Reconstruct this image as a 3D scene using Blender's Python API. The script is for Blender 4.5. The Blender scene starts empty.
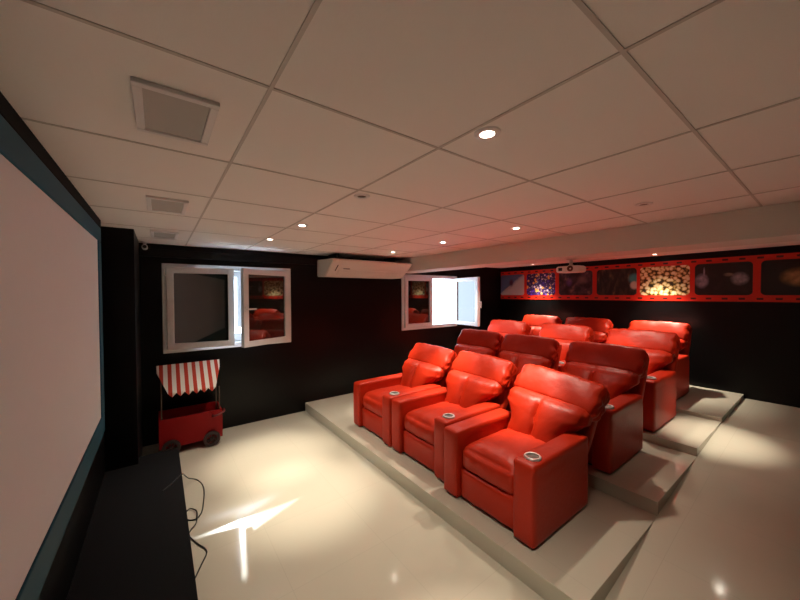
import bpy, bmesh, math, random
from mathutils import Vector, Matrix, noise
random.seed(7)
S = bpy.context.scene
COL = S.collection

# ------------------------------------------------------------------ camera
cam_d = bpy.data.cameras.new('camera')
cam_d.sensor_fit = 'HORIZONTAL'; cam_d.sensor_width = 36.0
cam_d.lens = 325.226 / 800 * 36.0
cam_d.clip_start = 0.02
cam = bpy.data.objects.new('camera', cam_d); COL.objects.link(cam)
R_ = Vector((0.80320662, -0.59568525, -0.00426671))
D_ = Vector((-0.01438107, -0.01222964, -0.99982179))
F_ = Vector((0.59552692, 0.80312485, -0.01838952))
CAM_H = 1.7144
cam.matrix_world = Matrix(((R_.x, -D_.x, -F_.x, 0), (R_.y, -D_.y, -F_.y, 0), (R_.z, -D_.z, -F_.z, CAM_H), (0, 0, 0, 1)))
S.camera = cam

# ------------------------------------------------------------------ world, sun, exposure
W = bpy.data.worlds.new('sky'); S.world = W; W.use_nodes = True
bg = W.node_tree.nodes['Background']
bg.inputs[0].default_value = (0.70, 0.86, 1.0, 1)
bg.inputs[1].default_value = 6.0
sd = bpy.data.lights.new('sun', 'SUN'); sd.energy = 7.0; sd.angle = math.radians(0.5); sd.color = (0.92, 0.97, 1.0)
sun = bpy.data.objects.new('sun', sd); COL.objects.link(sun)
SUN_DIR = Vector((-0.160, -1.0, -0.56)).normalized()
sun.rotation_euler = SUN_DIR.to_track_quat('-Z', 'Y').to_euler()
sun.location = (2, 12, 8)
S.view_settings.view_transform = 'Standard'; S.view_settings.look = 'None'
S.view_settings.exposure = 0.38; S.view_settings.gamma = 1.0
S.view_settings.use_curve_mapping = False
CORE_W, SPILL_W = 190.0, 62.0
LAMP_COL = (1.0, 0.89, 0.72)

# ------------------------------------------------------------------ room sizes
X0, XW, XB = -0.37, -0.392, 6.36          # screen wall, back wall
Y0, YF = -1.25, 4.664         # right wall, window wall
CEIL = 2.30
TILE, TOX, TOY = 0.6466, 0.2635, 0.318
BX0, BX1, BZ = 3.30, 3.70, 2.085   # ceiling beam
YE = 0.75                      # right edge of the tiers
TIERS = [(1.71, 0.12), (2.84, 0.22), (3.93, 0.295), (4.95, 0.335)]

# ------------------------------------------------------------------ materials
MATS = {}
def mat(name, col, rough=0.5, metal=0.0, spec=0.5, ior=None, coat=0.0, bump=None, emit=None, estr=0.0):
    if name in MATS: return MATS[name]
    m = bpy.data.materials.new(name); m.use_nodes = True
    nt = m.node_tree; b = nt.nodes['Principled BSDF']
    b.inputs['Base Color'].default_value = (*col, 1)
    b.inputs['Roughness'].default_value = rough
    b.inputs['Metallic'].default_value = metal
    b.inputs['Specular IOR Level'].default_value = spec
    if ior: b.inputs['IOR'].default_value = ior
    if coat:
        b.inputs['Coat Weight'].default_value = coat; b.inputs['Coat Roughness'].default_value = 0.05
    if emit:
        b.inputs['Emission Color'].default_value = (*emit, 1); b.inputs['Emission Strength'].default_value = estr
    if bump:
        sc, st, det = bump
        tc = nt.nodes.new('ShaderNodeTexCoord'); n = nt.nodes.new('ShaderNodeTexNoise'); bp = nt.nodes.new('ShaderNodeBump')
        n.inputs['Scale'].default_value = sc; n.inputs['Detail'].default_value = det
        bp.inputs['Strength'].default_value = st; bp.inputs['Distance'].default_value = 0.01
        nt.links.new(tc.outputs['Object'], n.inputs['Vector']); nt.links.new(n.outputs['Fac'], bp.inputs['Height'])
        nt.links.new(bp.outputs['Normal'], b.inputs['Normal'])
    MATS[name] = m
    return m

M_BLACK = mat('black_wall_paint', (0.0028, 0.0024, 0.0028), 0.36, spec=0.24, bump=(40, 0.05, 2))
M_CEIL = mat('ceiling_board', (0.88, 0.86, 0.83), 0.85, spec=0.2, bump=(90, 0.05, 2))
M_GRID = mat('ceiling_bar', (0.58, 0.55, 0.52), 0.6)
M_BEAM = mat('beam_paint', (0.72, 0.69, 0.64), 0.8, spec=0.2)
M_WHITE = mat('white_plastic', (0.78, 0.78, 0.78), 0.35)
M_PVC = mat('white_frame_plastic', (0.74, 0.74, 0.76), 0.3)
M_GREYMESH = mat('speaker_grille_cloth', (0.50, 0.49, 0.47), 0.8, bump=(400, 0.2, 1))
M_SCREEN = mat('screen_cloth', (0.78, 0.78, 0.82), 0.9, spec=0.1, bump=(3, 0.04, 1))
M_FRAME = mat('screen_border', (0.012, 0.085, 0.135), 0.55, spec=0.2)
M_STAGE = mat('black_stage_carpet', (0.008, 0.008, 0.009), 0.9, spec=0.15, bump=(200, 0.3, 2))
M_LEATHER = mat('red_leather', (0.46, 0.021, 0.004), 0.43, spec=0.27, bump=(26, 0.20, 5))
M_DARK = mat('black_plastic', (0.012, 0.012, 0.012), 0.4)
M_STEEL = mat('brushed_steel', (0.82, 0.80, 0.77), 0.4, metal=0.7)
M_CUPIN = mat('dark_steel', (0.22, 0.21, 0.19), 0.35, metal=0.8)
M_GLASS = mat('dark_mirror_glass', (0.016, 0.018, 0.015), 0.03, ior=2.0)
M_CARTRED = mat('cart_red_paint', (0.24, 0.001, 0.002), 0.55, spec=0.25)
M_CARTDARK = mat('cart_dark_red', (0.10, 0.006, 0.006), 0.5)
M_FILMRED = mat('film_red_print', (0.62, 0.022, 0.008), 0.4)
M_FILMBLK = mat('film_hole_print', (0.05, 0.006, 0.004), 0.4)
M_CABLE = mat('black_cable', (0.02, 0.018, 0.016), 0.45)
M_OUT = mat('white_render', (0.80, 0.82, 0.85), 0.9)
M_LENS = mat('lamp_lens', (0.9, 0.9, 0.9), 0.3, emit=(1, 0.9, 0.75), estr=28.0)
M_LENSOFF = mat('unlit_lamp_lens', (0.10, 0.075, 0.06), 0.3)

def tile_floor():
    m = mat('cream_porcelain_tile', (0.56, 0.51, 0.43), 0.095, spec=0.6)
    nt = m.node_tree; b = nt.nodes['Principled BSDF']
    tc = nt.nodes.new('ShaderNodeTexCoord'); mp = nt.nodes.new('ShaderNodeMapping')
    mp.inputs['Location'].default_value = (-0.60, -0.0, 0)
    br = nt.nodes.new('ShaderNodeTexBrick'); br.offset = 0; br.squash = 1
    br.inputs['Scale'].default_value = 1.0; br.inputs['Brick Width'].default_value = 0.62; br.inputs['Row Height'].default_value = 0.62
    br.inputs['Mortar Size'].default_value = 0.0018; br.inputs['Mortar Smooth'].default_value = 0.3; br.inputs['Bias'].default_value = 0
    br.inputs['Color1'].default_value = (0.540, 0.495, 0.400, 1); br.inputs['Color2'].default_value = (0.530, 0.486, 0.392, 1)
    br.inputs['Mortar'].default_value = (0.48, 0.44, 0.352, 1)
    nt.links.new(tc.outputs['Object'], mp.inputs['Vector']); nt.links.new(mp.outputs['Vector'], br.inputs['Vector'])
    nt.links.new(br.outputs['Color'], b.inputs['Base Color'])
    return m
M_TILE = tile_floor()

# ------------------------------------------------------------------ helpers
def link(o, parent=None):
    COL.objects.link(o)
    if parent: o.parent = parent
    return o
def obj(name, bm, m, parent=None, smooth=False, loc=None, rot=None):
    bmesh.ops.recalc_face_normals(bm, faces=bm.faces)
    me = bpy.data.meshes.new(name); bm.to_mesh(me); bm.free()
    for mm in (m if isinstance(m, (list, tuple)) else [m]): me.materials.append(mm)
    if smooth:
        for p in me.polygons: p.use_smooth = True
        try: me.set_sharp_from_angle(angle=math.radians(smooth if smooth is not True else 50))
        except Exception: pass
    o = bpy.data.objects.new(name, me)
    if loc: o.location = loc
    if rot: o.rotation_euler = rot
    return link(o, parent)
def tag(o, label, cat, group=None):
    o['label'] = label; o['category'] = cat
    if group: o['group'] = group
    return o
def thing(name, label, cat, loc=(0, 0, 0), rz=0.0, group=None):
    o = bpy.data.objects.new(name, None); o.empty_display_size = 0.1
    o.location = loc; o.rotation_euler = (0, 0, rz)
    link(o); return tag(o, label, cat, group)
def struct(name, bm, m, label=None, **k):
    o = obj(name, bm, m, **k); o['kind'] = 'structure'
    if label: o['label'] = label
    return o
def bx(bm, lo, hi, mi=0, bev=0.0):
    r = bmesh.ops.create_cube(bm, size=1.0)
    vs = r['verts']
    for v in vs:
        v.co = Vector([(lo[i] + hi[i]) / 2 + v.co[i] * (hi[i] - lo[i]) for i in range(3)])
    fs = set(f for v in vs for f in v.link_faces)
    for f in fs: f.material_index = mi
    if bev:
        es = list(set(e for v in vs for e in v.link_edges))
        bmesh.ops.bevel(bm, geom=es, offset=bev, segments=2, profile=0.5, affect='EDGES')
    return bm
def box(lo, hi, bev=0.0):
    return bx(bmesh.new(), lo, hi, 0, bev)
def prism(pts, axis, a, b, bm=None):
    """closed polygon pts in the two other axes, extruded along axis from a to b"""
    bm = bm or bmesh.new()
    def mk(p, t):
        c = list(p); c.insert(axis, t); return bm.verts.new(c)
    A = [mk(p, a) for p in pts]; B = [mk(p, b) for p in pts]
    n = len(pts)
    bm.faces.new(A); bm.faces.new(B[::-1])
    for i in range(n): bm.faces.new((A[i], A[(i + 1) % n], B[(i + 1) % n], B[i]))
    return bm
def lathe(prof, n=32, bm=None, axis='z', at=(0, 0, 0)):
    bm = bm or bmesh.new(); rings = []
    for (r, z) in prof:
        if r < 1e-6: rings.append([bm.verts.new((0, 0, z))])
        else: rings.append([bm.verts.new((r * math.cos(2 * math.pi * i / n), r * math.sin(2 * math.pi * i / n), z)) for i in range(n)])
    vs = [v for r in rings for v in r]
    for a, b in zip(rings, rings[1:]):
        for i in range(n):
            j = (i + 1) % n
            if len(a) == 1 and len(b) == 1: continue
            if len(a) == 1: bm.faces.new((a[0], b[i], b[j]))
            elif len(b) == 1: bm.faces.new((a[i], b[0], a[j]))
            else: bm.faces.new((a[i], b[i], b[j], a[j]))
    for v in vs:
        c = v.co.copy()
        if axis == 'y': c = Vector((c.x, -c.z, c.y))
        if axis == 'x': c = Vector((-c.z, c.x, c.y))
        v.co = c + Vector(at)
    return bm
def tube(pts, r, n=10, bm=None):
    bm = bm or bmesh.new(); rings = []
    pts = [Vector(p) for p in pts]; up = Vector((0, 0, 1))
    for i, p in enumerate(pts):
        t = (pts[min(i + 1, len(pts) - 1)] - pts[max(i - 1, 0)]).normalized()
        a = t.cross(up)
        if a.length < 0.05: a = t.cross(Vector((1, 0, 0)))
        a.normalize(); b = a.cross(t).normalized()
        rings.append([bm.verts.new(p + a * r * math.cos(2 * math.pi * k / n) + b * r * math.sin(2 * math.pi * k / n)) for k in range(n)])
    for A, B in zip(rings, rings[1:]):
        for k in range(n): bm.faces.new((A[k], A[(k + 1) % n], B[(k + 1) % n], B[k]))
    bm.faces.new(rings[0]); bm.faces.new(rings[-1][::-1])
    return bm
def spline(pts, k=8):
    out = []; P = [Vector(p) for p in pts]
    for i in range(len(P) - 1):
        p0 = P[max(i - 1, 0)]; p1 = P[i]; p2 = P[i + 1]; p3 = P[min(i + 2, len(P) - 1)]
        for j in range(k):
            t = j / k
            out.append(0.5 * ((2 * p1) + (p2 - p0) * t + (2 * p0 - 5 * p1 + 4 * p2 - p3) * t * t + (3 * p1 - p0 - 3 * p2 + p3) * t ** 3))
    out.append(P[-1]); return out
def rbox(sx, sy, sz, r, fn=None, n=10):
    """rounded box centred at 0, grid-subdivided; fn(p, u) may displace each vertex (u in -1..1)"""
    bm = bmesh.new(); bmesh.ops.create_cube(bm, size=2.0)
    bmesh.ops.subdivide_edges(bm, edges=bm.edges[:], cuts=n, use_grid_fill=True)
    h = Vector((sx / 2, sy / 2, sz / 2))
    for v in bm.verts:
        u = Vector([math.sin(c * math.pi / 2) * 0.6 + c * 0.4 for c in v.co])
        q = Vector((u.x * h.x, u.y * h.y, u.z * h.z))
        inn = Vector([max(-(h[i] - min(r, h[i])), min(h[i] - min(r, h[i]), q[i])) for i in range(3)])
        d = q - inn
        p = inn + d.normalized() * min(r, min(h)) if d.length > 1e-9 else q
        v.co = fn(p, u) if fn else p
    return bm
def wall_holes(u0, u1, z0, z1, holes, y0, y1):
    """wall in the xz plane, from y0 to y1, with rectangular holes (xa, xb, za, zb)"""
    bm = bmesh.new(); xs = sorted({u0, u1, *[h[0] for h in holes], *[h[1] for h in holes]})
    for a, b in zip(xs, xs[1:]):
        hs = sorted([(h[2], h[3]) for h in holes if h[0] <= a + 1e-6 and h[1] >= b - 1e-6])
        z = z0
        for (za, zb) in hs:
            bx(bm, (a, y0, z), (b, y1, za)); z = zb
        bx(bm, (a, y0, z), (b, y1, z1))
    return bm

# ------------------------------------------------------------------ room shell
W1 = (0.03, 1.51, 1.034, 2.082)
W2 = (3.49, 4.90, 1.058, 2.070)
fl = bmesh.new()
bx(fl, (X0 - 0.1, Y0 - 0.1, -0.12), (XB + 0.1, YF + 0.1, 0))
RAMP = [(1.80, 0.0), (2.80, 0.125), (3.86, 0.215), (4.90, 0.278), (XB + 0.1, 0.282), (XB + 0.1, -0.01), (1.80, -0.01)]
prism([(x, z) for x, z in RAMP], 1, Y0 - 0.1, YE, fl)
struct('floor', fl, M_TILE, 'glossy cream porcelain tile floor rising as a gentle ramp along the tiers')
struct('ceiling', box((X0 - 0.1, Y0 - 0.1, CEIL), (XB + 0.1, YF + 0.1, CEIL + 0.08)), M_CEIL, 'suspended ceiling of large pale boards')
g = bmesh.new()
k = -8
while TOX + k * TILE < BX0:
    x = TOX + k * TILE
    if x > X0: bx(g, (x - 0.0055, Y0, CEIL - 0.003), (x + 0.0055, YF - 0.001, CEIL + 0.01))
    k += 1
k = -3
while TOY + k * TILE < YF:
    y = TOY + k * TILE
    if y > Y0: bx(g, (X0, y - 0.0055, CEIL - 0.0025), (BX0, y + 0.0055, CEIL + 0.01))
    k += 1
struct('trim_1', g, M_GRID, 'metal grid bars between the ceiling boards')
struct('wall_screen', box((X0 - 0.15, Y0 - 0.1, -0.1), (XW, YF + 0.1, CEIL + 0.05)), M_BLACK, 'black wall behind the projection screen')
struct('wall_back', box((XB, Y0 - 0.1, -0.1), (XB + 0.15, YF + 0.1, CEIL + 0.05)), M_BLACK, 'black back wall behind the last row')
struct('wall_right', box((X0 - 0.1, Y0 - 0.15, -0.1), (XB + 0.1, Y0, CEIL + 0.05)), M_BLACK)
struct('wall_window', wall_holes(X0 - 0.15, XB + 0.15, -0.1, CEIL + 0.05,
       [(W1[0] + .02, W1[1] - .02, W1[2] + .02, W1[3] - .02), (W2[0] + .02, W2[1] - .02, W2[2] + .02, W2[3] - .02)], YF, YF + 0.14), M_BLACK, 'black wall with the two windows')
struct('wall_column', box((XW, 3.73, 0), (-0.17, YF, CEIL)), M_BLACK, 'black column in the corner beside the screen')
struct('ceiling_beam', box((BX0, Y0, BZ), (BX1, YF, CEIL), 0.004), M_BEAM, 'boxed beam crossing the ceiling above the third row')
struct('trim_2', box((-0.17, 4.595, 2.15), (1.88, YF, 2.235), 0.004), M_BLACK, 'black ledge above the left window')
for i, (x, z) in enumerate(TIERS):
    x1 = TIERS[i + 1][0] if i < 3 else XB
    t = bmesh.new(); bx(t, (x, YE, 0), (x1, YF, z), 0, 0.003)
    struct('floor_tier', t, M_TILE, ['lowest tiled tier, under the front row of recliners', 'second tiled tier, under the second row',
                                    'third tiled tier, under the third row', 'topmost tiled tier, under the last row by the back wall'][i])
st = struct('stage', bx(box((XW, Y0, 0), (0.135, 3.725, 0.20)), (-0.169, 3.725, 0), (0.135, 3.88, 0.20)), M_STAGE, 'low black stage along the foot of the screen')
# outdoors
struct('ground', box((-6, YF + 0.14, 0.55), (14, 16, 0.80)), M_OUT, 'sunlit pale paving outside the windows')
struct('sun_mask_post', box((0.846, YF + 0.145, 1.275), (0.90, YF + 0.19, 1.95)), M_OUT, 'white post added outside the left window to narrow the sunbeam')  # added sun blocker: narrows the beam falling through the sash gap
struct('sun_mask_board', box((-0.1, YF + 0.145, 0.8), (1.65, YF + 0.165, 1.19)), M_OUT, 'sill-like board added outside the left window to cut off low sun')  # added sun blocker: thins the streak of light passing under the sashes
struct('roof_eave', box((-1.2, YF + 0.14, 1.95), (2.45, 5.60, 2.09)), M_OUT, 'eave shading the left window from outside')

# ------------------------------------------------------------------ windows
def rect_ring(bm, a, b, c, d, w, y0, y1, bev=0.006):
    """frame ring x a..b, z c..d, profile width w"""
    o = [(a, c), (b, c), (b, d), (a, d)]; i = [(a + w, c + w), (b - w, c + w), (b - w, d - w), (a + w, d - w)]
    V = {}
    for nm, ps in (('o', o), ('i', i)):
        for yy in (0, 1):
            V[nm, yy] = [bm.verts.new((p[0], (y0, y1)[yy], p[1])) for p in ps]
    for k in range(4):
        j = (k + 1) % 4
        bm.faces.new((V['o', 0][k], V['o', 0][j], V['i', 0][j], V['i', 0][k]))
        bm.faces.new((V['o', 1][k], V['i', 1][k], V['i', 1][j], V['o', 1][j]))
        bm.faces.new((V['o', 0][k], V['o', 1][k], V['o', 1][j], V['o', 0][j]))
        bm.faces.new((V['i', 0][k], V['i', 0][j], V['i', 1][j], V['i', 1][k]))
    bmesh.ops.recalc_face_normals(bm, faces=bm.faces)
    if bev: bmesh.ops.bevel(bm, geom=[e for e in bm.edges if e.calc_face_angle(0) > 0.5], offset=bev, segments=2, profile=0.5, affect='EDGES')
    return bm
def window(name, label, wx, yf=YF):
    o = bpy.data.objects.new(name, None); link(o); o.location = (wx[0], yf, wx[2]); o['kind'] = 'structure'; o['label'] = label
    obj('window_frame', rect_ring(bmesh.new(), 0, wx[1] - wx[0], 0, wx[3] - wx[2], 0.062, -0.022, 0.10), M_PVC, o)
    return o
def sash(win, hx, width, z0, z1, side, ang, handle=None, hinges=True):
    """side=+1: hinge on the left, sash extends to +x; -1: hinge on the right"""
    a, b = (0, width) if side > 0 else (-width, 0)
    y0, y1 = -0.045, 0.02
    s = obj('sash', rect_ring(bmesh.new(), a, b, z0, z1, 0.072, y0, y1, 0.008), M_PVC, win, loc=(hx, -0.012, 0), rot=(0, 0, -ang * side))
    obj('pane', box((a + 0.066, -0.022, z0 + 0.066), (b - 0.066, -0.002, z1 - 0.066)), M_GLASS, s)
    if handle is not None:
        hz, d = handle
        fx = b - 0.03 if side > 0 else a + 0.03
        h = bmesh.new()
        bx(h, (fx - 0.013, y0 - 0.012, hz - 0.035), (fx + 0.013, y0 + 0.001, hz + 0.035), 0, 0.004)
        bx(h, (fx - 0.010, y0 - 0.045, hz - 0.010), (fx + 0.010, y0 - 0.010, hz + 0.010), 0, 0.003)
        L = 0.115
        if d == 'x': bx(h, (min(fx - 0.010 * -side, fx - side * L), y0 - 0.055, hz - 0.010), (max(fx + 0.010 * side, fx - side * L), y0 - 0.037, hz + 0.010), 0, 0.004)
        else: bx(h, (fx - 0.010, y0 - 0.055, hz - L), (fx + 0.010, y0 - 0.037, hz + 0.010), 0, 0.004)
        obj('handle', h, M_WHITE, s)
    if hinges:
        for hz in (z0 + 0.07, z1 - 0.07):
            obj('hinge', lathe([(0, -0.04), (0.009, -0.04), (0.009, 0.04), (0, 0.04)], 12, at=(-0.012 * side, y0 - 0.004, hz)), M_WHITE, s)
    return s
hh = W1[3] - W1[2]
w1 = window('window_1', 'left white window with both sashes ajar, above the striped cart', W1)
sash(w1, 0.045, 0.70, 0.042, hh - 0.042, 1, math.radians(9.5))
sash(w1, W1[1] - W1[0] - 0.045, 0.70, 0.025, hh - 0.042, -1, math.radians(22.5), handle=(0.50, 'x'), hinges=False)
hh2 = W2[3] - W2[2]
w2 = window('window_2', 'white window beside the air conditioner with its right sash swung wide open', W2)
sash(w2, 0.045, 0.66, 0.042, hh2 - 0.042, 1, 0.0, hinges=False)
sash(w2, W2[1] - W2[0] - 0.05, 0.66, 0.042, hh2 - 0.042, -1, math.radians(84), handle=(0.50, 'z'), hinges=False)

# ------------------------------------------------------------------ projection screen
scr = thing('projection_screen', 'large white projection screen in a dark teal border on the left wall', 'projection screen', (X0, 1.8, 0.66))
SY0, SY1, SZ0, SZ1 = -0.75, 3.185, 0.825, 2.112
def yz_ring(a, b, c, d, wt, wb, ws, x0, x1):
    bm = bmesh.new()
    bx(bm, (x0, a - ws, d), (x1, b + ws, d + wt), 0, 0.006)
    bx(bm, (x0, a - ws, c - wb), (x1, b + ws, c), 0, 0.006)
    bx(bm, (x0, a - ws, c), (x1, a, d), 0, 0.006)
    bx(bm, (x0, b, c), (x1, b + ws, d), 0, 0.006)
    return bm
o = obj('screen_border', yz_ring(SY0 - 1.8, SY1 - 1.8, SZ0 - .66, SZ1 - .66, 0.105, 0.14, 0.125, 0, 0.028), M_FRAME, scr)
obj('outer_border', box((0.0, SY0 - 1.8 - 0.125, SZ1 - .66 + 0.1055), (0.028, SY1 - 1.8 + 0.125, SZ1 - .66 + 0.168), 0.004), mat('black_velvet', (0.006, 0.006, 0.006), 0.8, spec=0.1), scr)
obj('screen_surface', box((0.002, SY0 - 1.81, SZ0 - .67), (0.020, SY1 - 1.79, SZ1 - .65)), M_SCREEN, scr)

# ------------------------------------------------------------------ ceiling fittings
def downlight(x, y, label, on=True, power=1.0, wide=92, core=38, spill=1.0, z=CEIL):
    o = thing('recessed_downlight', label, 'ceiling light', (x, y, z), 0, 'recessed ceiling downlights')
    obj('trim_ring', lathe([(0.026, -0.001), (0.026, -0.006), (0.040, -0.008), (0.047, -0.005), (0.048, 0.0)], 32), M_WHITE, o, smooth=True)
    obj('lens', lathe([(0, -0.004), (0.027, -0.003)], 32), M_LENS if on else M_LENSOFF, o)
    if on:
        for nm, pw, ang in (('lamp_beam', CORE_W, core), ('lamp_spill', SPILL_W * spill, wide)):
            ld = bpy.data.lights.new(nm, 'SPOT'); ld.energy = pw * power; ld.color = LAMP_COL
            ld.spot_size = math.radians(ang); ld.spot_blend = 1.0; ld.shadow_soft_size = 0.03
            lo = bpy.data.objects.new(nm, ld); link(lo, o); lo.location = (0, 0, -0.03)
    return o
downlight(0.97, 0.77, 'lit ceiling downlight nearest the camera, largest in the picture')
downlight(0.98, 1.70, 'small unlit downlight in the screen-side line, between two lit ones', on=False)
downlight(0.98, 2.70, 'lit downlight in the screen-side line, in front of the left window')
downlight(0.95, 3.58, 'lit downlight in the screen-side line, nearest the left window')
downlight(2.57, 0.77, 'unlit downlight beside the ceiling beam at the right of the picture', on=False)
downlight(2.57, 1.72, 'lit downlight in the line before the beam, nearest the camera')
downlight(2.59, 2.67, 'lit downlight in the line before the beam, second from the window wall')
downlight(2.62, 3.69, 'lit downlight above the air conditioner')
downlight(4.45, 0.74, 'downlight hidden behind the beam above the right aisle', spill=0.2, core=32)
downlight(4.45, 1.68, 'downlight hidden behind the beam above the third row, aisle side')
downlight(4.45, 2.68, 'downlight hidden behind the beam above the middle of the third row')
downlight(4.45, 3.69, 'downlight hidden behind the beam above the third row by the window')
downlight(6.04, 3.66, 'lit downlight by the back wall over the bokeh picture of the film strip', power=1.1, wide=100, core=76, spill=0.35)
downlight(6.02, 1.66, 'lit downlight by the back wall over the popcorn picture of the film strip', power=1.1, wide=100, core=76, spill=0.35)

def ceiling_speaker(y0, y1, label):
    cx, cy = 0.053, (y0 + y1) / 2
    o = thing('ceiling_speaker', label, 'speaker', (cx, cy, CEIL), 0, 'flat speakers set in the ceiling before the screen')
    hw, hl = 0.106, (y1 - y0) / 2
    bm = bmesh.new()
    for lo, hi in (((-hw, -hl, -0.014), (hw, -hl + .024, 0)), ((-hw, hl - .024, -0.014), (hw, hl, 0)), ((-hw, -hl + .024, -0.014), (-hw + .024, hl - .024, 0)), ((hw - .024, -hl + .024, -0.014), (hw, hl - .024, 0))):
        bx(bm, lo, hi, 0, 0.003)
    obj('speaker_frame', bm, M_WHITE, o)
    obj('grille', box((-hw + .022, -hl + .022, -0.008), (hw - .022, hl - .022, -0.001)), M_GREYMESH, o)
ceiling_speaker(1.13, 1.46, 'large square speaker grille in the ceiling, nearest the camera')
ceiling_speaker(2.42, 2.80, 'middle one of the three ceiling speaker grilles along the screen')
ceiling_speaker(3.69, 4.08, 'farthest of the three ceiling speaker grilles, by the black column')

cm = thing('security_camera', 'small white security camera in the corner above the left window', 'security camera', (-0.115, 4.53, CEIL))
obj('mount', lathe([(0, 0), (0.035, 0), (0.035, -0.012), (0.014, -0.02), (0.012, -0.05), (0, -0.05)], 20), M_WHITE, cm, smooth=True)
b_ = rbox(0.055, 0.11, 0.055, 0.026, n=6); bmesh.ops.translate(b_, verts=b_.verts, vec=(0, -0.03, -0.065))
bd = obj('camera_body', b_, M_WHITE, cm, smooth=True)
obj('lens', lathe([(0, 0.0), (0.018, 0.0), (0.018, 0.006), (0, 0.006)], 16, axis='y', at=(0, -0.083, -0.065)), M_DARK, cm)

# ------------------------------------------------------------------ air conditioner
ac = thing('air_conditioner', 'long white ceiling-hung air conditioner in the corner between window wall and beam', 'air conditioner', (2.565, YF, 1.975))
def ac_profile(dx):
    return [(0.0, 0.0), (-0.26, 0.0), (-0.31, 0.012), (-0.565, 0.195), (-0.575, 0.212), (-0.565, 0.228), (-0.53, 0.235), (0.0, 0.255)]
bm = prism([(y, z) for y, z in ac_profile(0)], 0, -0.655, 0.725)
bmesh.ops.bevel(bm, geom=[e for e in bm.edges if abs((e.verts[0].co - e.verts[1].co).x) < 1e-6], offset=0.012, segments=2, affect='EDGES')
obj('housing', bm, mat('air_conditioner_plastic', (0.74, 0.70, 0.66), 0.4), ac, smooth=30)
def on_slope(t): # point on the sloped face, t 0 bottom..1 top
    return (-0.31 - 0.255 * t - 0.004, 0.012 + 0.183 * t - 0.004)
def slope_panel(xa, xb, t0, t1, out=0.004):
    (ya, za), (yb, zb) = on_slope(t0), on_slope(t1)
    n = Vector((-0.183, -0.255)).normalized()
    return prism([(ya + .006 * -n.x * 1, za - .006 * n.y), (ya + n.x * out, za + n.y * out), (yb + n.x * out, zb + n.y * out), (yb - .006 * n.x, zb - .006 * n.y)], 0, xa, xb)
obj('outlet_flap', slope_panel(-0.50, 0.56, 0.06, 0.42, 0.001), mat('air_conditioner_flap', (0.70, 0.66, 0.62), 0.4), ac)
obj('display_slot', slope_panel(-0.555, -0.545, 0.35, 0.75, 0.002), M_DARK, ac)
obj('badge', slope_panel(-0.44, -0.34, 0.50, 0.56, 0.003), mat('grey_badge', (0.30, 0.28, 0.27), 0.4), ac)
for xx in (-0.5, 0.5):
    obj('hanger', box((xx - 0.02, -0.40, 0.225), (xx + 0.02, -0.10, CEIL - 1.97)), M_DARK, ac)

# ------------------------------------------------------------------ projector under the beam
pj = thing('projector', 'white projector hanging from the ceiling beam in front of the film strip', 'projector', (3.60, 1.735, BZ))
b_ = rbox(0.18, 0.25, 0.072, 0.026, n=8); bmesh.ops.translate(b_, verts=b_.verts, vec=(0, 0, -0.112))
obj('housing', b_, mat('projector_plastic', (0.78, 0.74, 0.70), 0.4), pj, smooth=True)
obj('lens_window', box((-0.094, 0.050, -0.128), (-0.084, 0.092, -0.094), 0.003), M_DARK, pj)
obj('lens', lathe([(0, 0.0), (0.012, 0.004), (0.027, 0.006), (0.030, 0.012), (0.030, -0.02), (0, -0.02)], 24, axis='x', at=(-0.087, -0.035, -0.108)), mat('projector_lens', (0.16, 0.07, 0.05), 0.15), pj, smooth=True)
m_ = bmesh.new(); lathe([(0, 0), (0.05, 0), (0.05, -0.008), (0.018, -0.012), (0.016, -0.06), (0.03, -0.066), (0.03, -0.075), (0, -0.075)], 20, m_)
obj('ceiling_mount', m_, mat('mount_metal', (0.62, 0.56, 0.48), 0.4, metal=0.3), pj, smooth=True)

# ------------------------------------------------------------------ film strip mural
def pic_mat(name, build):
    m = bpy.data.materials.new(name); m.use_nodes = True
    nt = m.node_tree; b = nt.nodes['Principled BSDF']; b.inputs['Roughness'].default_value = 0.35
    tc = nt.nodes.new('ShaderNodeTexCoord'); sp = nt.nodes.new('ShaderNodeSeparateXYZ')
    nt.links.new(tc.outputs['Object'], sp.inputs[0])
    build(nt, b, tc.outputs['Object'], sp.outputs['Y'], sp.outputs['Z'])
    return m
def N(nt, t, **k):
    n = nt.nodes.new(t)
    for a, v in k.items(): setattr(n, a, v)
    return n
def math_(nt, op, a, b=None, c=None):
    n = N(nt, 'ShaderNodeMath', operation=op)
    for i, v in enumerate((a, b, c)):
        if v is None: continue
        if isinstance(v, (int, float)): n.inputs[i].default_value = v
        else: nt.links.new(v, n.inputs[i])
    return n.outputs[0]
def ramp(nt, fac, stops, interp='LINEAR'):
    n = N(nt, 'ShaderNodeValToRGB'); n.color_ramp.interpolation = interp
    els = n.color_ramp.elements
    while len(els) < len(stops): els.new(0.5)
    for e, (p, c) in zip(els, stops): e.position = p; e.color = (*c, 1)
    nt.links.new(fac, n.inputs[0]); return n.outputs[0]
def mix(nt, fac, a, b):
    n = N(nt, 'ShaderNodeMix', data_type='RGBA')
    for i, v in ((0, fac), (6, a), (7, b)):
        if isinstance(v, (int, float)): n.inputs[i].default_value = v
        elif isinstance(v, tuple): n.inputs[i].default_value = (*v, 1)
        else: nt.links.new(v, n.inputs[i])
    return n.outputs[2]
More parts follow.
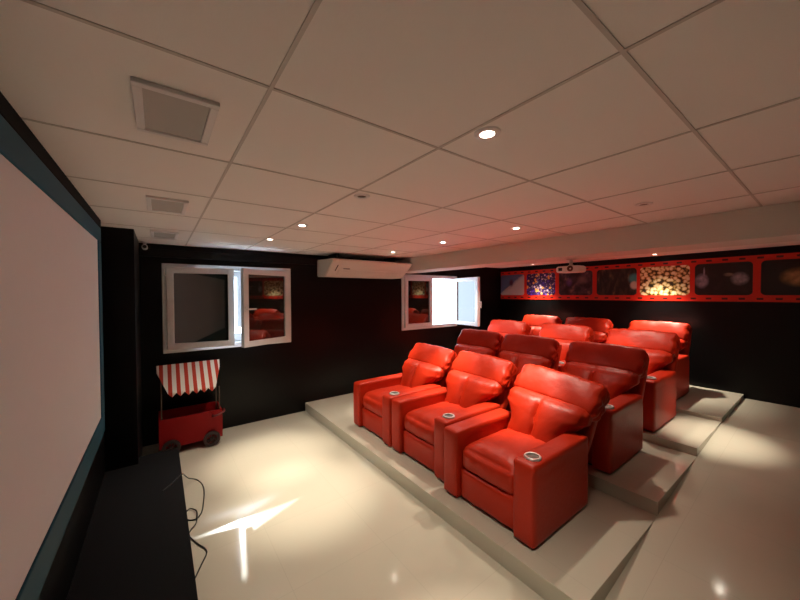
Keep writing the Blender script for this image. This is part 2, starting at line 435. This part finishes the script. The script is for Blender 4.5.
def blob(nt, Y, Z, cy, cz, ry, rz, soft=0.35):
    a = math_(nt, 'DIVIDE', math_(nt, 'SUBTRACT', Y, cy), ry); c = math_(nt, 'DIVIDE', math_(nt, 'SUBTRACT', Z, cz), rz)
    d = math_(nt, 'SQRT', math_(nt, 'ADD', math_(nt, 'MULTIPLY', a, a), math_(nt, 'MULTIPLY', c, c)))
    n = N(nt, 'ShaderNodeMapRange'); nt.links.new(d, n.inputs[0])
    n.inputs[1].default_value = 1.0; n.inputs[2].default_value = 1.0 - soft; n.inputs[3].default_value = 0; n.inputs[4].default_value = 1
    return n.outputs[0]
def noise_(nt, v, sc, det=4):
    n = N(nt, 'ShaderNodeTexNoise'); n.inputs['Scale'].default_value = sc; n.inputs['Detail'].default_value = det
    nt.links.new(v, n.inputs['Vector']); return n.outputs['Fac']
def voro(nt, v, sc, feat='F1'):
    n = N(nt, 'ShaderNodeTexVoronoi', feature=feat); n.inputs['Scale'].default_value = sc
    nt.links.new(v, n.inputs['Vector']); return n
def b_mountain(nt, b, V, Y, Z):
    e = math_(nt, 'ADD', math_(nt, 'ADD', Z, math_(nt, 'MULTIPLY', Y, 0.75)), math_(nt, 'MULTIPLY', noise_(nt, V, 7), 0.12))
    c = ramp(nt, math_(nt, 'ADD', math_(nt, 'MULTIPLY', e, 2.2), 0.38), [(0.40, (0.55, 0.55, 0.60)), (0.52, (0.40, 0.42, 0.50)), (0.60, (0.10, 0.14, 0.32)), (1.0, (0.09, 0.13, 0.30))])
    c = mix(nt, blob(nt, Y, Z, 0.02, 0.05, 0.07, 0.10, 0.6), c, (0.10, 0.03, 0.08))
    nt.links.new(c, b.inputs['Base Color'])
def b_bokeh(nt, b, V, Y, Z):
    v = voro(nt, V, 15); w = voro(nt, V, 24)
    d1 = ramp(nt, v.outputs['Distance'], [(0.30, (1, 1, 1)), (0.42, (0, 0, 0))]); d2 = ramp(nt, w.outputs['Distance'], [(0.22, (1, 1, 1)), (0.36, (0, 0, 0))])
    sp = N(nt, 'ShaderNodeSeparateColor'); nt.links.new(v.outputs['Color'], sp.inputs[0])
    cc = ramp(nt, sp.outputs[0], [(0.0, (0.10, 0.03, 0.42)), (0.35, (0.32, 0.16, 0.62)), (0.55, (0.80, 0.62, 0.75)), (0.8, (0.85, 0.42, 0.08)), (1, (0.90, 0.75, 0.45))], 'CONSTANT')
    c = mix(nt, d1, (0.035, 0.012, 0.10), cc)
    sp2 = N(nt, 'ShaderNodeSeparateColor'); nt.links.new(w.outputs['Color'], sp2.inputs[0])
    c = mix(nt, math_(nt, 'MULTIPLY', d2, 0.6), c, ramp(nt, sp2.outputs[1], [(0, (0.25, 0.10, 0.50)), (0.5, (0.90, 0.80, 0.70)), (1, (0.85, 0.50, 0.15))]))
    nt.links.new(c, b.inputs['Base Color'])
def b_crowd(nt, b, V, Y, Z):
    c = ramp(nt, noise_(nt, V, 9, 5), [(0.40, (0.012, 0.008, 0.016)), (0.58, (0.07, 0.04, 0.06)), (0.75, (0.28, 0.16, 0.12))])
    c = mix(nt, math_(nt, 'MULTIPLY', blob(nt, Y, Z, 0.11, 0.02, 0.07, 0.10, 0.8), 0.7), c, (0.14, 0.08, 0.32))
    c = mix(nt, math_(nt, 'MULTIPLY', blob(nt, Y, Z, -0.13, 0.06, 0.12, 0.10, 0.8), 0.5), c, (0.32, 0.20, 0.18))
    nt.links.new(c, b.inputs['Base Color'])
def b_hall(nt, b, V, Y, Z):
    mp = N(nt, 'ShaderNodeMapping'); mp.inputs['Scale'].default_value = (1, 2.2, 0.8); nt.links.new(V, mp.inputs[0])
    c = ramp(nt, noise_(nt, mp.outputs[0], 8, 4), [(0.45, (0.008, 0.008, 0.006)), (0.62, (0.05, 0.035, 0.022)), (0.8, (0.24, 0.13, 0.05))])
    c = mix(nt, blob(nt, Y, Z, -0.27, 0.05, 0.10, 0.10, 0.5), c, (0.05, 0.30, 0.33))
    c = mix(nt, blob(nt, Y, Z, -0.27, -0.06, 0.07, 0.08, 0.4), c, (0.55, 0.55, 0.50))
    nt.links.new(c, b.inputs['Base Color'])
def b_popcorn(nt, b, V, Y, Z):
    n = N(nt, 'ShaderNodeTexNoise'); n.inputs['Scale'].default_value = 14; nt.links.new(V, n.inputs['Vector'])
    mx = N(nt, 'ShaderNodeVectorMath', operation='MULTIPLY_ADD'); nt.links.new(n.outputs['Color'], mx.inputs[0]); mx.inputs[1].default_value = (0.03, 0.03, 0.03); nt.links.new(V, mx.inputs[2])
    v = voro(nt, mx.outputs[0], 19)
    d = math_(nt, 'ADD', v.outputs['Distance'], math_(nt, 'MULTIPLY', math_(nt, 'SUBTRACT', noise_(nt, V, 55, 2), 0.5), 0.35))
    c = ramp(nt, d, [(0.16, (0.90, 0.86, 0.64)), (0.38, (0.84, 0.74, 0.40)), (0.54, (0.50, 0.34, 0.09)), (0.66, (0.07, 0.04, 0.008)), (0.85, (0.015, 0.009, 0.003))])
    nt.links.new(c, b.inputs['Base Color'])
def b_glasses(nt, b, V, Y, Z):
    c = ramp(nt, noise_(nt, V, 10), [(0.5, (0.006, 0.004, 0.005)), (0.9, (0.03, 0.015, 0.015))])
    k = math_(nt, 'MULTIPLY', noise_(nt, V, 22, 3), 1.3)
    for cy, cz, ry, rz, col in ((0.215, -0.02, 0.085, 0.12, (0.42, 0.40, 0.52)), (0.19, 0.11, 0.012, 0.08, (0.40, 0.38, 0.45)), (-0.17, 0.0, 0.10, 0.10, (0.40, 0.36, 0.40)), (-0.06, 0.06, 0.06, 0.03, (0.30, 0.22, 0.16))):
        c = mix(nt, math_(nt, 'MULTIPLY', blob(nt, Y, Z, cy, cz, ry, rz, 0.5), k), c, col)
    nt.links.new(c, b.inputs['Base Color'])
def b_snack(nt, b, V, Y, Z):
    c = mix(nt, math_(nt, 'MULTIPLY', blob(nt, Y, Z, 0.0, 0.0, 0.17, 0.13, 0.6), noise_(nt, V, 16, 4)), (0.006, 0.004, 0.004), (0.75, 0.40, 0.16))
    nt.links.new(c, b.inputs['Base Color'])
fs = thing('film_strip_mural', 'red film strip mural with seven pictures running along the black back wall', 'mural', (XB, 2.3, 1.59))
FZ0, FZ1 = 1.590, 2.208
obj('film_strip', box((-0.008, -0.85 - 2.3 , 0), (0.0, 4.655 - 2.3, FZ1 - FZ0)), M_FILMRED, fs)
pm = None
y = 4.60
while y > -0.6:
    for zc in (0.040, FZ1 - FZ0 - 0.036):
        if pm is None:
            pm = obj('perforation', box((-0.0012, -0.030, -0.013), (0.001, 0.030, 0.013)), M_FILMBLK, fs)
            q = pm
        else:
            q = pm.copy(); link(q, fs)
        q.location = (-0.0083, y - 2.3, zc)
    y -= 0.166
def rounded_rect(w, h, r, n=6):
    pts = []
    for cx, cz, a0 in ((w / 2 - r, h / 2 - r, 0), (-w / 2 + r, h / 2 - r, 90), (-w / 2 + r, -h / 2 + r, 180), (w / 2 - r, -h / 2 + r, 270)):
        for i in range(n + 1):
            a = math.radians(a0 + 90 * i / n); pts.append((cx + r * math.cos(a), cz + r * math.sin(a)))
    return pts
frames = [(4.652, 4.055, b_mountain), (3.990, 3.368, b_bokeh), (3.290, 2.675, b_crowd), (2.600, 1.992, b_hall), (1.945, 1.322, b_popcorn), (1.265, 0.682, b_glasses), (0.610, -0.02, b_snack)]
for (ya, yb, fnc) in frames:
    w = ya - yb
    o = obj('picture', prism(rounded_rect(w, 0.452, 0.05), 0, -0.0035, 0.002), pic_mat(fnc.__name__[2:] + '_print', fnc), fs, loc=(-0.0085, (ya + yb) / 2 - 2.3, 1.905 - FZ0))

# ------------------------------------------------------------------ recliners
CW = 0.79           # overall width
AW = 0.152          # arm width
def wr(p, s, a, seed=0.0):
    return a * noise.noise(Vector((p.x * s + seed, p.y * s, p.z * s)))
def make_recliner():
    root = bpy.data.objects.new('recliner', None); link(root)
    L = M_LEATHER
    iw = CW - 2 * AW
    # base plinth
    obj('base', box((0.07, -CW / 2 + 0.05, 0.0), (0.72, CW / 2 - 0.05, 0.04)), M_DARK, root)
    # arms
    for s in (-1, 1):
        def f(p, u):
            q = p.copy()
            if u.z > 0.3: q.z += 0.008 * (1 - u.y * u.y) * (1 - u.x ** 4)
            q.x += -0.012 * (1 - abs(u.y) ** 3) * (u.x < -0.7) * (1 - u.z ** 4)
            # stitched edge between the arm top pad and the side panel
            g_ = math.exp(-((p.z - 0.195) / 0.010) ** 2)
            q.y -= 0.004 * g_ * (1 if p.y > 0 else -1) * (abs(u.y) > 0.8)
            q.z += wr(p, 5, 0.004, s)
            return q
        b = rbox(0.74, AW, 0.515, 0.020, f, 16)
        bmesh.ops.translate(b, verts=b.verts, vec=(0.37, s * (CW / 2 - AW / 2), 0.269))
        obj('armrest', b, L, root, smooth=80)
    # footrest panel, two puffed fields with a seam
    def f(p, u):
        q = p.copy()
        if u.x < 0: q.x -= 0.016 * (1 - u.y ** 4) * (1 - u.z ** 4)
        q.x += 0.0015 * math.exp(-((p.z - 0.02) / 0.008) ** 2) * (u.x < 0)
        q.x += wr(p, 7, 0.006, 3.1); return q
    b = rbox(0.09, iw - 0.006, 0.225, 0.02, f, 14); bmesh.ops.translate(b, verts=b.verts, vec=(0.078, 0, 0.133))
    obj('footrest', b, L, root, smooth=80)
    # seat cushion
    def f(p, u):
        q = p.copy()
        if u.z > -0.2: q.z += 0.055 * (1 - abs(u.y) ** 3) * (1 - ((u.x + 0.15) / 1.15) ** 4 if u.x > -0.15 else 1 - ((u.x + 0.15) / 0.85) ** 4) * max(0, u.z)
        if u.x < 0: q.x -= 0.022 * (1 - abs(u.y) ** 4) * (1 - u.z * u.z)
        for yy in (-0.085, 0.085):
            g_ = 0.005 * math.exp(-((p.y - yy) / 0.012) ** 2)
            if u.z > 0: q.z -= g_
            if u.x < 0: q.x += g_
        q.z += wr(p, 4, 0.006, 7.7); return q
    b = rbox(0.62, iw - 0.004, 0.18, 0.05, f, 18); bmesh.ops.translate(b, verts=b.verts, vec=(0.345, 0, 0.325))
    obj('seat_cushion', b, L, root, smooth=80)
    # back shell
    def f(p, u):
        q = p.copy(); t = (u.z + 1) / 2
        q.x += 0.30 * t ** 1.2
        q.y *= 0.90 + 0.10 * min(1, t * 1.6)
        return q
    b = rbox(0.10, 0.72, 0.84, 0.03, f, 10); bmesh.ops.translate(b, verts=b.verts, vec=(0.70, 0, 0.45))
    obj('back_shell', b, L, root, smooth=80)
    # lumbar cushion: two lobes with a centre crease, flaring above the arms
    def f(p, u):
        q = p.copy(); t = (u.z + 1) / 2
        fl = 1.0 + 0.46 * max(0.0, min(1.0, (t - 0.38) / 0.32)) ** 1.3
        q.y *= fl
        bulge = (1 - u.y ** 4) * (math.sin(math.pi * min(1, t * 1.05)) ** 0.6 if 0 < t * 1.05 < 1 else 0)
        if u.x < 0.2:
            lob = abs(u.y)                      # 0 at the centre crease, 1 at the side seam
            bulge = max(0.0, 1 - lob ** 3.0) * max(0.0, math.sin(math.pi * (0.06 + 0.88 * t))) ** 0.55
            q.x -= 0.075 * bulge
            qc = q.y - 0.10 * p.z
            cr = 0.6 * math.exp(-(qc / 0.010) ** 2) + 0.4 * math.exp(-(qc / 0.045) ** 2)
            q.x += 0.046 * cr * bulge
            # gathers fanning out from the upper, lower and side seams
            q.x += math.sin(q.y * 85 + noise.noise(Vector((q.y * 9, 1, 0))) * 5) * 0.0035 * (abs(u.z) ** 4) * (1 - lob ** 6)
            q.x += math.sin(p.z * 80 + noise.noise(Vector((3, p.z * 9, 0))) * 5) * 0.004 * lob ** 4
            # short folds leaving the crease
            q.x += 0.0015 * math.exp(-((p.z - 0.02 - 0.5 * lob * 0.2) / 0.012) ** 2) * math.exp(-((lob - 0.25) / 0.25) ** 2)
        q.x += wr(p, 5, 0.008, 1.3)
        q.x += 0.42 * (p.z + 0.19)
        return q
    b = rbox(0.17, iw - 0.006, 0.40, 0.06, f, 46); bmesh.ops.translate(b, verts=b.verts, vec=(0.628, 0, 0.545))
    obj('lumbar_cushion', b, L, root, smooth=80)
    # headrest pillow
    def f(p, u):
        q = p.copy()
        edge = abs(u.y)
        q.z *= 1.0 - 0.10 * edge ** 6
        q.x *= 1.0 - 0.12 * edge ** 6
        q.z += math.sin(p.y * 75 + u.x * 2) * 0.003 * (edge ** 4)
        # gathers along the upper and lower seams
        g_ = math.sin(p.y * 58 + noise.noise(Vector((p.y * 5, 0, 2))) * 4)
        q.x += g_ * 0.0045 * (abs(u.z) ** 2) * (1 - edge ** 8) * (u.x < 0)
        q.x -= 0.022 * (1 - u.y ** 6) * (1 - u.z ** 2) * (u.x < 0)
        q.x += wr(p, 6, 0.012, 4.2); q.z += wr(p, 5, 0.010, 9.2)
        # puckered ends
        if edge > 0.85: q.y -= math.copysign(0.012, p.y) * (0.5 + 0.5 * math.sin(math.atan2(u.z, u.x) * 7))
        return q
    b = rbox(0.175, 0.745, 0.30, 0.042, f, 30)
    bmesh.ops.rotate(b, verts=b.verts, cent=(0, 0, 0), matrix=Matrix.Rotation(math.radians(33), 3, 'Y'))
    bmesh.ops.translate(b, verts=b.verts, vec=(0.875, 0, 0.795))
    obj('headrest', b, L, root, smooth=80)
    # cup holder in the right-hand armrest (as seen from the screen)
    ch = obj('cup_holder', lathe([(0.038, 0.004), (0.040, 0.010), (0.049, 0.011), (0.054, 0.006), (0.054, -0.004)], 32, at=(0.11, -(CW / 2 - AW / 2), 0.532)), M_STEEL, root, smooth=True)
    ch['label'] = 'silver ring of the cup holder'
    obj('cup_well', lathe([(0.0, 0.0015), (0.037, 0.0025), (0.040, 0.008)], 32, at=(0.11, -(CW / 2 - AW / 2), 0.532)), M_CUPIN, ch)
    return root
def copy_tree(o, parent=None):
    c = o.copy(); COL.objects.link(c); c.parent = parent
    for ch in list(o.children): copy_tree(ch, c)
    return c
ROWS = [  # front x, tier z, [(centre y, label)]
    (1.825, TIERS[0][1], [(1.49, 'red leather recliner at the aisle end of the front row, nearest the camera'),
                          (2.32, 'red leather recliner in the middle of the front row'),
                          (3.13, 'red leather recliner at the window end of the front row, on the lowest tier')]),
    (2.93, TIERS[1][1], [(1.48, 'darker lit red recliner of the second row beside the aisle, behind the nearest chair'),
                          (2.36, 'red recliner in the middle of the second row'),
                          (3.16, 'red recliner at the window end of the second row')]),
    (3.99, TIERS[2][1], [(1.48, 'red recliner of the third row beside the aisle, its silver cup holder in view'),
                          (2.43, 'red recliner in the middle of the third row'),
                          (3.42, 'red recliner of the third row right of the open window sash')]),
    (5.10, TIERS[3][1], [(1.60, 'red recliner of the last row beside the aisle, under the popcorn picture'),
                          (2.60, 'red recliner in the middle of the last row against the back wall'),
                          (3.46, 'red recliner at the window end of the last row, under the bokeh picture')])]
def recline(root, deg, droop=0.0, pivot=Vector((0.66, 0, 0.30))):
    for ch in root.children:
        if ch.name.split('.')[0] in ('back_shell', 'lumbar_cushion', 'headrest'):
            m = Matrix.Rotation(math.radians(deg), 3, 'Y')
            if ch.name.startswith('headrest'): m = m @ Matrix.Rotation(math.radians(droop), 3, 'X')
            elif ch.name.startswith('lumbar'): m = m @ Matrix.Rotation(math.radians(droop * 0.7), 3, 'X')
            ch.rotation_euler = m.to_euler(); ch.location = pivot - m @ pivot
proto = make_recliner(); first = True
for (xf, zt, seats) in ROWS:
    for (yc, lab) in seats:
        r = proto if first else copy_tree(proto)
        first = False
        r.location = (xf + (0.07 if xf < 2 and yc > 2 else 0), yc, zt)
        recline(r, *((9, 5.5) if yc < 1.6 else (6, 1.5)) if xf < 2 else (0, 0))
        tag(r, lab, 'recliner', 'red leather cinema recliners in four rows')

# ------------------------------------------------------------------ popcorn cart
def stripe_mat():
    m = bpy.data.materials.new('red_white_stripe_cloth'); m.use_nodes = True
    nt = m.node_tree; b = nt.nodes['Principled BSDF']; b.inputs['Roughness'].default_value = 0.8
    tc = nt.nodes.new('ShaderNodeTexCoord'); sp = nt.nodes.new('ShaderNodeSeparateXYZ'); nt.links.new(tc.outputs['Object'], sp.inputs[0])
    fr = math_(nt, 'FRACT', math_(nt, 'ADD', math_(nt, 'DIVIDE', sp.outputs['X'], 0.0765), 0.5 + 8 - 0.26 + 0.5))
    st_ = math_(nt, 'LESS_THAN', fr, 0.48)
    nt.links.new(mix(nt, st_, (0.88, 0.83, 0.77), (0.55, 0.045, 0.020)), b.inputs['Base Color'])
    return m
ct = thing('popcorn_cart', 'small red wheeled cart with a red and white striped awning under the left window', 'popcorn cart', (0.275, 4.22, 0))
bm = bmesh.new()
W_, D0, D1, Z0_, Z1_ = 0.295, 0.0, 0.33, 0.085, 0.395
bx(bm, (-W_, D0, Z0_), (W_, D0 + .016, Z1_)); bx(bm, (-W_, D1 - .016, Z0_), (W_, D1, Z1_ + 0.01))
bx(bm, (-W_, D0 + .016, Z0_), (-W_ + .016, D1 - .016, Z1_)); bx(bm, (W_ - .016, D0 + .016, Z0_), (W_, D1 - .016, Z1_))
bx(bm, (-W_ + .016, D0 + .016, Z0_), (W_ - .016, D1 - .016, Z0_ + 0.02))
obj('body', bm, M_CARTRED, ct)
obj('tray', box((-W_ + .017, D0 + .017, 0.29), (W_ - .017, D1 - .017, 0.31)), M_CARTDARK, ct)
for sx in (-0.19, 0.185):
    for yy in (D0 - 0.022, D1 + 0.001):
        w = bmesh.new()
        lathe([(0.052, 0.0), (0.083, 0.0), (0.085, 0.004), (0.085, 0.018), (0.083, 0.021), (0.052, 0.021), (0.052, 0.0)], 28, w)
        lathe([(0, 0.0), (0.016, 0.0), (0.016, 0.021), (0, 0.021)], 14, w)
        for kk in range(8):
            s_ = bx(bmesh.new(), (0.012, -0.004, 0.006), (0.054, 0.004, 0.015))
            bmesh.ops.rotate(s_, verts=s_.verts, cent=(0, 0, 0), matrix=Matrix.Rotation(kk * math.pi / 4, 3, 'Z'))
            tmp = bpy.data.meshes.new('t'); s_.to_mesh(tmp); s_.free(); w.from_mesh(tmp); bpy.data.meshes.remove(tmp)
        for v in w.verts: v.co = Vector((v.co.x, v.co.z, v.co.y))
        obj('wheel', w, mat('cart_wheel_dark', (0.028, 0.010, 0.010), 0.5), ct, smooth=40, loc=(sx, yy, 0.085))
for sx in (-0.27, 0.27):
    for yy in (D0 + 0.03, D1 - 0.03):
        obj('post', tube([(sx, yy, 0.10), (sx, yy, 0.66 if yy < 0.1 else 0.88)], 0.006, 8), mat('cart_post', (0.16, 0.12, 0.09), 0.4, metal=0.5), ct, smooth=True)
obj('handle', tube(spline([(0.20, D0 - 0.002, 0.345), (0.20, D0 - 0.05, 0.35), (0.25, D0 - 0.055, 0.36), (0.31, D0 - 0.02, 0.375), (0.315, D0 + 0.06, 0.38)], 6), 0.011, 10), M_CARTDARK, ct, smooth=True)
aw = bmesh.new()
def strip(pa, pb):
    for i in range(len(pa) - 1): aw.faces.new((pa[i], pa[i + 1], pb[i + 1], pb[i]))
NS = 24
def rowv(hw, y, z, cx=0.0): return [aw.verts.new((cx - hw + 2 * hw * i / NS, y, z)) for i in range(NS + 1)]
r0 = rowv(0.31, 0.295, 0.925); r1 = rowv(0.302, 0.215, 0.855); r2 = rowv(0.225, 0.0, 0.672, 0.01)
r3 = [aw.verts.new((0.01 - 0.222 + 0.444 * i / NS, -0.004, 0.665 - 0.042 * (1 - abs(((i / NS * 6) % 1) * 2 - 1)))) for i in range(NS + 1)]
strip(r0, r1); strip(r1, r2); strip(r2, r3)
rb = rowv(0.31, 0.31, 0.84)
for e in (0, NS):
    aw.faces.new((r0[e], r1[e], rb[e])); aw.faces.new((r1[e], r2[e], rb[e])); aw.faces.new((r2[e], r3[e], rb[e]))
for v in rb[1:NS]: aw.verts.remove(v)
ao = obj('awning', aw, stripe_mat(), ct)
sm = ao.modifiers.new('cloth', 'SOLIDIFY'); sm.thickness = 0.004

# ------------------------------------------------------------------ cable on the floor
pts = [(0.0, 3.08, 0.206), (0.05, 3.14, 0.206), (0.10, 3.22, 0.206), (0.142, 3.33, 0.18), (0.19, 3.48, 0.06), (0.265, 3.50, 0.006), (0.295, 3.31, 0.006), (0.255, 3.0, 0.006), (0.205, 2.90, 0.006),
       (0.150, 2.93, 0.006), (0.142, 3.02, 0.006), (0.175, 3.06, 0.010), (0.215, 2.98, 0.014), (0.20, 2.84, 0.012), (0.160, 2.78, 0.006), (0.150, 2.72, 0.006), (0.190, 2.60, 0.006), (0.232, 2.49, 0.006), (0.19, 2.38, 0.006), (0.145, 2.28, 0.006)]
tag(obj('power_cable', tube(spline(pts, 8), 0.0045, 8), M_CABLE, smooth=True), 'thin black cable looping over the stage edge onto the tile floor', 'cable')
